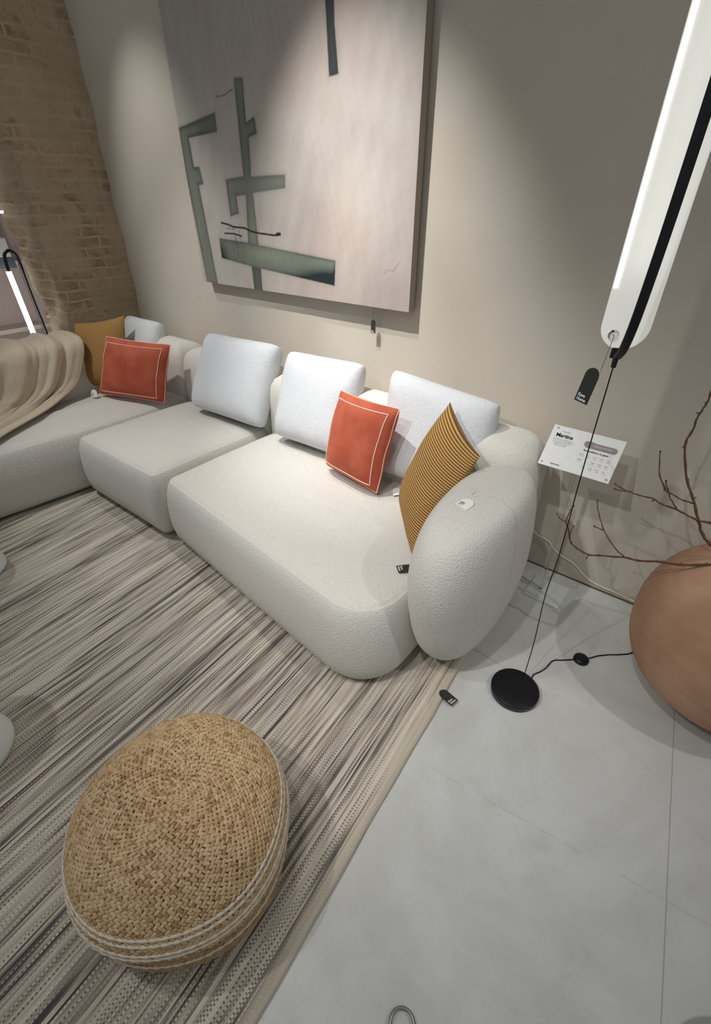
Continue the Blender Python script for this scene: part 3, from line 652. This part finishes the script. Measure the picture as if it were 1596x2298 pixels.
for u, v in ((0.012, 0.012), (0.246, 0.012), (0.018, 0.155)):
    V = [spt(u, v, 0.0015)]+[spt(u+0.0035*math.cos(a), v+0.0035*math.sin(a), 0.001) for a in np.linspace(0, 2*PI, 14, endpoint=False)]
    mesh('screw_cap', V, [(0, i+1, (i+1) % 14+1) for i in range(14)], mat_plain('grey_screw', (120, 122, 122), 0.4, 0.5), pn)

# ---------------------------------------------------------------- vase and branches
k = NT('terracotta_clay', 0.7, 0.25); c = k.co()
k.color(k.mix(k.ss(k.math('ADD', k.noise(c, 4, 5), k.math('MULTIPLY', k.noise(k.map(c, (1, 1, 3)), 12, 4), 0.3)), 0.45, 0.85), srgb(166, 128, 102), srgb(188, 151, 124))); k.bump(k.noise(c, 50, 4), 0.15, 0.002); M_clay = k.m
vc = (0.335, 1.61); R, HV = 0.315, 0.60
prof = [(0.0, 0.0), (0.12, 0.0)]
for ph in np.linspace(-75, 72, 46):
    a = math.radians(ph); prof.append((R*abs(math.cos(a))**(2/2.25), HV/2+HV/2*math.copysign(abs(math.sin(a))**(2/2.25), a)))
rr = prof[-1][0]
prof += [(rr-0.012, prof[-1][1]-0.002), (rr-0.02, prof[-1][1]-0.02), (rr-0.012, prof[-1][1]-0.06), (rr+0.05, 0.45), (0.26, 0.3), (0.15, 0.06), (0.0, 0.05)]
vase = lathe('vase', prof, (vc[0], vc[1], 0.0), M_clay, None, 128); tag(vase, 'huge round terracotta vase standing on the floor by the wall', 'vase')
M_twig = mat_plain('dry_twig_bark', (98, 74, 56), 0.9, 0.1)
def branch(main, subs, r0, label):
    def br(pts, ra, rb):
        p = smooth_path(pts, 5); n = len(p); p = [tuple(np.array(q)+RNG.normal(size=3)*0.0007) for q in p]
        return tube_vf(p, [lerp(ra, rb, i/(n-1))*(1+0.18*math.sin(i*1.9)) for i in range(n)], 7)
    parts = [br(main, r0, r0*0.45)]
    for s in subs: parts.append(br(s, r0*0.5, r0*0.3))
    for s in subs+[main]:      # buds
        e = s[-1]; parts.append(tube_vf([e, tuple(np.array(e)+np.array([0.001, 0, 0.004]))], r0*0.55, 6))
    for i in range(2, len(main)-1, 1):
        e = np.array(main[i]); d = RNG.normal(size=3); d /= np.linalg.norm(d); parts.append(tube_vf([tuple(e), tuple(e+d*0.010)], [r0*0.5, r0*0.35], 6))
    return tag(mesh('dry_branch', *join(parts), M_twig), label, 'branch', 'bare branches in the terracotta vase')
branch([(0.33, 1.64, 0.42), (0.26, 1.60, 0.52), (0.212, 1.58, 0.575), (0.157, 1.55, 0.558), (0.094, 1.52, 0.545), (0.034, 1.515, 0.53), (-0.013, 1.52, 0.505), (-0.057, 1.53, 0.49), (-0.132, 1.53, 0.461), (-0.166, 1.53, 0.448), (-0.207, 1.52, 0.464), (-0.232, 1.51, 0.487), (-0.246, 1.505, 0.53), (-0.264, 1.5, 0.564)],
       [[(-0.058, 1.53, 0.490), (-0.095, 1.53, 0.513), (-0.147, 1.54, 0.559), (-0.181, 1.55, 0.611), (-0.197, 1.55, 0.652)], [(-0.146, 1.54, 0.558), (-0.178, 1.53, 0.565)], [(-0.236, 1.508, 0.50), (-0.239, 1.5, 0.522), (-0.236, 1.5, 0.556)], [(-0.264, 1.5, 0.564), (-0.28, 1.495, 0.57), (-0.297, 1.49, 0.587)], [(-0.264, 1.5, 0.564), (-0.263, 1.51, 0.598), (-0.258, 1.52, 0.621)], [(-0.163, 1.51, 0.462), (-0.164, 1.5, 0.449)]],
       0.0046, 'lowest bare branch, reaching left from the vase past the lamp cable')
branch([(0.30, 1.66, 0.40), (0.25, 1.60, 0.50), (0.205, 1.57, 0.565), (0.155, 1.60, 0.59), (0.116, 1.622, 0.61), (0.085, 1.633, 0.655), (0.049, 1.644, 0.712), (0.011, 1.656, 0.769), (-0.027, 1.667, 0.862), (-0.026, 1.678, 0.913), (-0.026, 1.689, 0.962), (-0.02, 1.7, 1.0), (-0.025, 1.70, 1.06)],
       [[(0.056, 1.64, 0.698), (0.022, 1.64, 0.699), (-0.008, 1.65, 0.704), (-0.033, 1.65, 0.709)], [(-0.02, 1.65, 0.704), (-0.038, 1.65, 0.741)], [(-0.029, 1.65, 0.712), (-0.064, 1.66, 0.758), (-0.085, 1.67, 0.823)]],
       0.0055, 'tallest bare branch, rising up the wall from the terracotta vase')
branch([(0.33, 1.62, 0.42), (0.27, 1.59, 0.52), (0.235, 1.575, 0.60), (0.19, 1.57, 0.665), (0.149, 1.58, 0.675), (0.118, 1.589, 0.676), (0.083, 1.598, 0.669), (0.021, 1.606, 0.678), (-0.023, 1.615, 0.676), (-0.05, 1.624, 0.681), (-0.091, 1.632, 0.675), (-0.136, 1.641, 0.673), (-0.174, 1.65, 0.68)],
       [[(-0.135, 1.64, 0.672), (-0.17, 1.65, 0.66)], [(0.02, 1.606, 0.682), (-0.006, 1.6, 0.709), (-0.02, 1.6, 0.735), (-0.036, 1.6, 0.76)]],
       0.0045, 'middle bare branch, stretching left towards the product sign')
# white cable along the wall foot
cb = tube('electric_cable', [(-0.75, 1.925, 0.36), (-0.62, 1.925, 0.28), (-0.50, 1.928, 0.215), (-0.44, 1.93, 0.175), (-0.39, 1.93, 0.165), (-0.355, 1.93, 0.135), (-0.32, 1.93, 0.115), (-0.25, 1.93, 0.095), (-0.19, 1.93, 0.052), (-0.13, 1.928, 0.036), (-0.05, 1.926, 0.036), (0.01, 1.926, 0.03), (0.10, 1.926, 0.02)], 0.0042, M_cable, None, 8)
tag(cb, 'white electric cable sagging along the foot of the wall behind the sign', 'cable')

# ---------------------------------------------------------------- braided pouf
pf = thing('pouf', 'round braided jute pouf with white cord bands on the striped rug', 'pouf', (-0.672, 0.152, 0.009))
pc_ = np.array((-0.676, 0.152)); PR, PH, ZQ = 0.262, 0.327, 0.152; zb = 0.009
def prof_pt(ph):
    a = math.radians(ph); e = 2/(2.64 if ph > 0 else 4.06); r = PR*abs(math.cos(a))**e; z = ZQ+(PH-ZQ if ph > 0 else ZQ)*math.copysign(abs(math.sin(a))**e, a)
    z -= 0.02*math.exp(-(r/0.08)**2)
    if z < 0.165: r -= 0.010*min(1, (0.165-z)/0.01)*max(0, min(1, (z-0.02)/0.06))
    return r, z
phs = np.linspace(90, -86, 700); PP = np.array([prof_pt(p) for p in phs]); PP[0, 0] = 0
arc = np.r_[0, np.cumsum(np.linalg.norm(np.diff(PP, axis=0), axis=1))]
def surf(s, th):
    r = np.interp(s, arc, PP[:, 0]); z = np.interp(s, arc, PP[:, 1]); sh = (z/PH)**2
    lump = 1+0.012*np.sin(3*th+1)+0.008*np.sin(5*th+2.2)
    return np.array([pc_[0]+r*lump*math.cos(th)-sh*0.025, pc_[1]+r*lump*math.sin(th)+sh*0.013, zb+z+0.004*math.sin(2*th)*(r/PR)])
k = NT('jute_core', 0.95, 0.1); k.color(srgb(134, 104, 72)); core = k.m
V = []; F = []; nth = 80; ss_ = np.linspace(0, arc[-1], 60)
for s in ss_:
    for j in range(nth):
        th = 2*PI*j/nth; p = surf(s, th); cc = np.array([pc_[0], pc_[1], zb+PH*0.4]); V.append(tuple(cc+(p-cc)*0.985))
for i in range(59):
    for j in range(nth): F.append((i*nth+j, (i+1)*nth+j, (i+1)*nth+(j+1) % nth, i*nth+(j+1) % nth))
F.append(tuple(59*nth+j for j in range(nth)))
corev = [(v[0], v[1], max(v[2], zb+0.001)) for v in V]
mesh('inner_cover', corev, F, core, pf)
# plaited strands
nseg, nr_ = 5, 6; ub = []
for i, t in enumerate(np.linspace(-1, 1, nseg)):
    rad = math.sqrt(max(0, 1-(t*0.93)**2)); 
    for q in range(nr_): ub.append((t, rad*math.cos(2*PI*q/nr_), rad*math.sin(2*PI*q/nr_)))
uf = [(i*nr_+q, i*nr_+(q+1) % nr_, (i+1)*nr_+(q+1) % nr_, (i+1)*nr_+q) for i in range(nseg-1) for q in range(nr_)]+[tuple(reversed(range(nr_))), tuple(range((nseg-1)*nr_, nseg*nr_))]
ub = np.array(ub); VV = []; FF = []; CC = []
white_s = []
zeq = [0.232, 0.219, 0.193, 0.181, 0.11]
lowpart = PP[:, 1]
for zq in zeq:
    i = np.where((phs < 75) & (PP[:, 1] <= zq))[0][0]; white_s.append(arc[i])
pitch = 0.0128; s = 0.006; row = 0
lin = lambda c: np.array(srgb(*c)[:3])
c_a, c_b, c_d = lin((206, 180, 140)), lin((180, 148, 108)), lin((160, 126, 88))
while s < arc[-1]-0.012:
    r = np.interp(s, arc, PP[:, 0])
    if min(abs(s-q) for q in white_s) < 0.005: s += 0.002; continue
    for half in (0, 1):
        ssn = s+(half-0.5)*pitch*0.45; n = max(5, int(2*PI*max(np.interp(ssn, arc, PP[:, 0]), 0.004)/0.0135))
        for j in range(n):
            th = 2*PI*(j+0.5*half+0.3*(row % 3))/n+RNG.normal()*0.02/max(1, n/12)
            p = surf(ssn, th); e = 1e-3; tp = surf(ssn+e, th)-p; tp /= np.linalg.norm(tp); tt = surf(ssn, th+e)-p; tt /= np.linalg.norm(tt)
            nn_ = np.cross(tp, tt); nn_ /= np.linalg.norm(nn_)
            ctr = p-np.array([pc_[0], pc_[1], zb+PH*0.4]); 
            if nn_@ctr < 0: nn_ = -nn_
            an = math.radians(34+RNG.normal()*6)*(1 if half else -1); ax = tt*math.cos(an)+tp*math.sin(an); ay = np.cross(nn_, ax)
            L, Wd, H = 0.0098*RNG.uniform(0.9, 1.15), 0.0047*RNG.uniform(0.9, 1.12), 0.0038
            ax = ax+nn_*0.16*(1 if half else -1)
            pts = p+nn_*0.0015+ub[:, :1]*L*ax+ub[:, 1:2]*Wd*ay+ub[:, 2:3]*H*nn_
            if pts[:, 2].min() < zb: continue
            o = len(VV)*len(ub); VV.append(pts); FF.append(np.array([q+(q[-1],)*0 for q in uf if len(q) == 4])+o)
            t = RNG.uniform(); col = c_a*(1-t)+c_b*t
            if RNG.uniform() < 0.12: col = c_d
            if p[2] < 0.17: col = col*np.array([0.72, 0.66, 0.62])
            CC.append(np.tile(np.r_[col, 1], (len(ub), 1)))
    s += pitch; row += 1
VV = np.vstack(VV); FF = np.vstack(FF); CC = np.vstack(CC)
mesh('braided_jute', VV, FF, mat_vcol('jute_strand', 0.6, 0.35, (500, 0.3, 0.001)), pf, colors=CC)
M_cord = mat_plain('off_white_cord', (214, 202, 184), 0.9, 0.1)
for s in white_s:
    n = 420; pts = [tuple(surf(s, 2*PI*i/n)+np.array([math.cos(2*PI*i/n), math.sin(2*PI*i/n), 0])*0.003) for i in range(n)]
    mesh('white_cord', *tube_vf(pts, [0.0042*(1+0.16*math.sin(i*1.05)) for i in range(n)], 7, closed=True), M_cord, pf)
arch_tag('price_tag', (-0.800, 0.345, 0.285), (0.90, 0.42, 0.05), (-0.2, 0.45, -0.75), 0.05, 0.06, pf, M_paper, None, None, M_ink, 'pale paper tag seen edge-on at the far rim')

# ---------------------------------------------------------------- things cut by the frame edge
lathe_prof = [(0.0, 0.0), (0.148, 0.0), (0.155, 0.006), (0.153, 0.02), (0.135, 0.06), (0.10, 0.13), (0.07, 0.22), (0.06, 0.32), (0.08, 0.40), (0.14, 0.43), (0.16, 0.44), (0.16, 0.455), (0.15, 0.46), (0.0, 0.46)]
o = lathe('side_table', lathe_prof, (-1.495, -0.165, 0.009), M_white, None, 72); tag(o, 'white pedestal side table on the rug, the one nearest the pouf', 'table', 'white pedestal side tables')
o2 = o.copy(); COL.objects.link(o2); o2.location = (-1.01, 0.335, 0.0); o2.scale = (1, 1, 0.96); tag(o2, 'white pedestal side table between rug and sofa, just entering at the left edge', 'table', 'white pedestal side tables')
V, F = tube_vf([(-0.061+0.026*math.cos(a), 0.238+0.026*math.sin(a), 0.010) for a in np.linspace(0, 2*PI, 48, endpoint=False)], 0.0035, 8, closed=True)
tag(mesh('metal_ring', V, F, mat_plain('brushed_steel', (150, 150, 152), 0.3, 0.6, Metallic=0.9)), 'small steel ring on the grey floor at the bottom edge', 'ring')
o = lathe('plant_pot', [(0.0, 0.0), (0.10, 0.0), (0.108, 0.01), (0.14, 0.24), (0.15, 0.245), (0.15, 0.26), (0.135, 0.26), (0.12, 0.2), (0.0, 0.2)], (0.64, 0.60, 0.0), mat_plain('dark_green_glaze', (28, 44, 36), 0.4, 0.5), None, 64)
tag(o, 'dark green pot barely entering at the bottom right corner', 'pot')

# ---------------------------------------------------------------- the space past the brick pier
bl = thing('tube_lamp', 'floor lamp with bright vertical light tube behind the draped throw', 'lamp', (-4.25, 1.38, 0))
mesh('light_tube', *tube_vf([(-4.24, 1.372, 0.42), (-4.24, 1.352, 1.068)], 0.017, 12), mat_emit('lit_tube', (1, 0.98, 0.9, 1), 22.0), bl)
tube('lamp_pole', [(-4.28, 1.478, 0.012), (-4.28, 1.472, 0.5), (-4.28, 1.455, 0.95), (-4.27, 1.452, 1.12), (-4.26, 1.435, 1.175), (-4.25, 1.40, 1.195), (-4.245, 1.365, 1.17), (-4.24, 1.355, 1.10), (-4.24, 1.354, 1.065)], 0.011, M_black, bl, 10)
lathe('lamp_base', [(0.0, 0.0), (0.12, 0.0), (0.12, 0.012), (0.0, 0.016)], (-4.28, 1.44, 0.0), M_black, bl, 40)
sh = thing('display_shelf', 'pale display shelf unit with a lit edge in the space past the brick', 'shelf', (-4.95, 1.25, 0))
M_sh = mat_plain('pale_shelf_board', (200, 186, 176), 0.6, 0.3)
for z in (0.55, 1.05, 1.40): box('shelf_board', (-5.10, 0.2, z), (-4.85, 1.705, z+0.025), M_sh, sh)
box('back_panel', (-5.14, 0.2, 0.0), (-5.10, 1.86, 2.2), mat_plain('mauve_panel', (206, 192, 190), 0.8, 0.2), sh)
box('light_strip', (-4.85, 0.2, 1.405), (-4.845, 1.70, 1.418), mat_emit('cool_led_edge', (0.75, 0.78, 1.0, 1), 4.0), sh)
o = box('side_board', (-4.40, 0.3, 1.075), (-4.38, 1.462, 1.145), mat_plain('blue_grey_board', (66, 72, 80), 0.6, 0.3)); tag(o, 'blue-grey horizontal board standing behind the bright tube lamp', 'board')
o.name = 'horizontal_board'
lg = box('support_leg', (-4.40, 0.5, 0.0), (-4.38, 0.53, 1.075), M_black); attach(lg, o)
o = lathe('bowl', [(0.0, 0.0), (0.05, 0.0), (0.10, 0.05), (0.11, 0.09), (0.10, 0.09), (0.05, 0.012), (0.0, 0.01)], (-4.97, 1.60, 1.425), mat_plain('dark_red_ceramic', (96, 40, 34), 0.4, 0.4), None, 40); tag(o, 'dark red bowl standing on the lit shelf at the left edge', 'bowl')
o = box('storage_box', (-5.05, 1.30, 1.075), (-4.88, 1.62, 1.24), M_white, None, 0.01); tag(o, 'white box standing on the shelf below the dark red bowl', 'box')
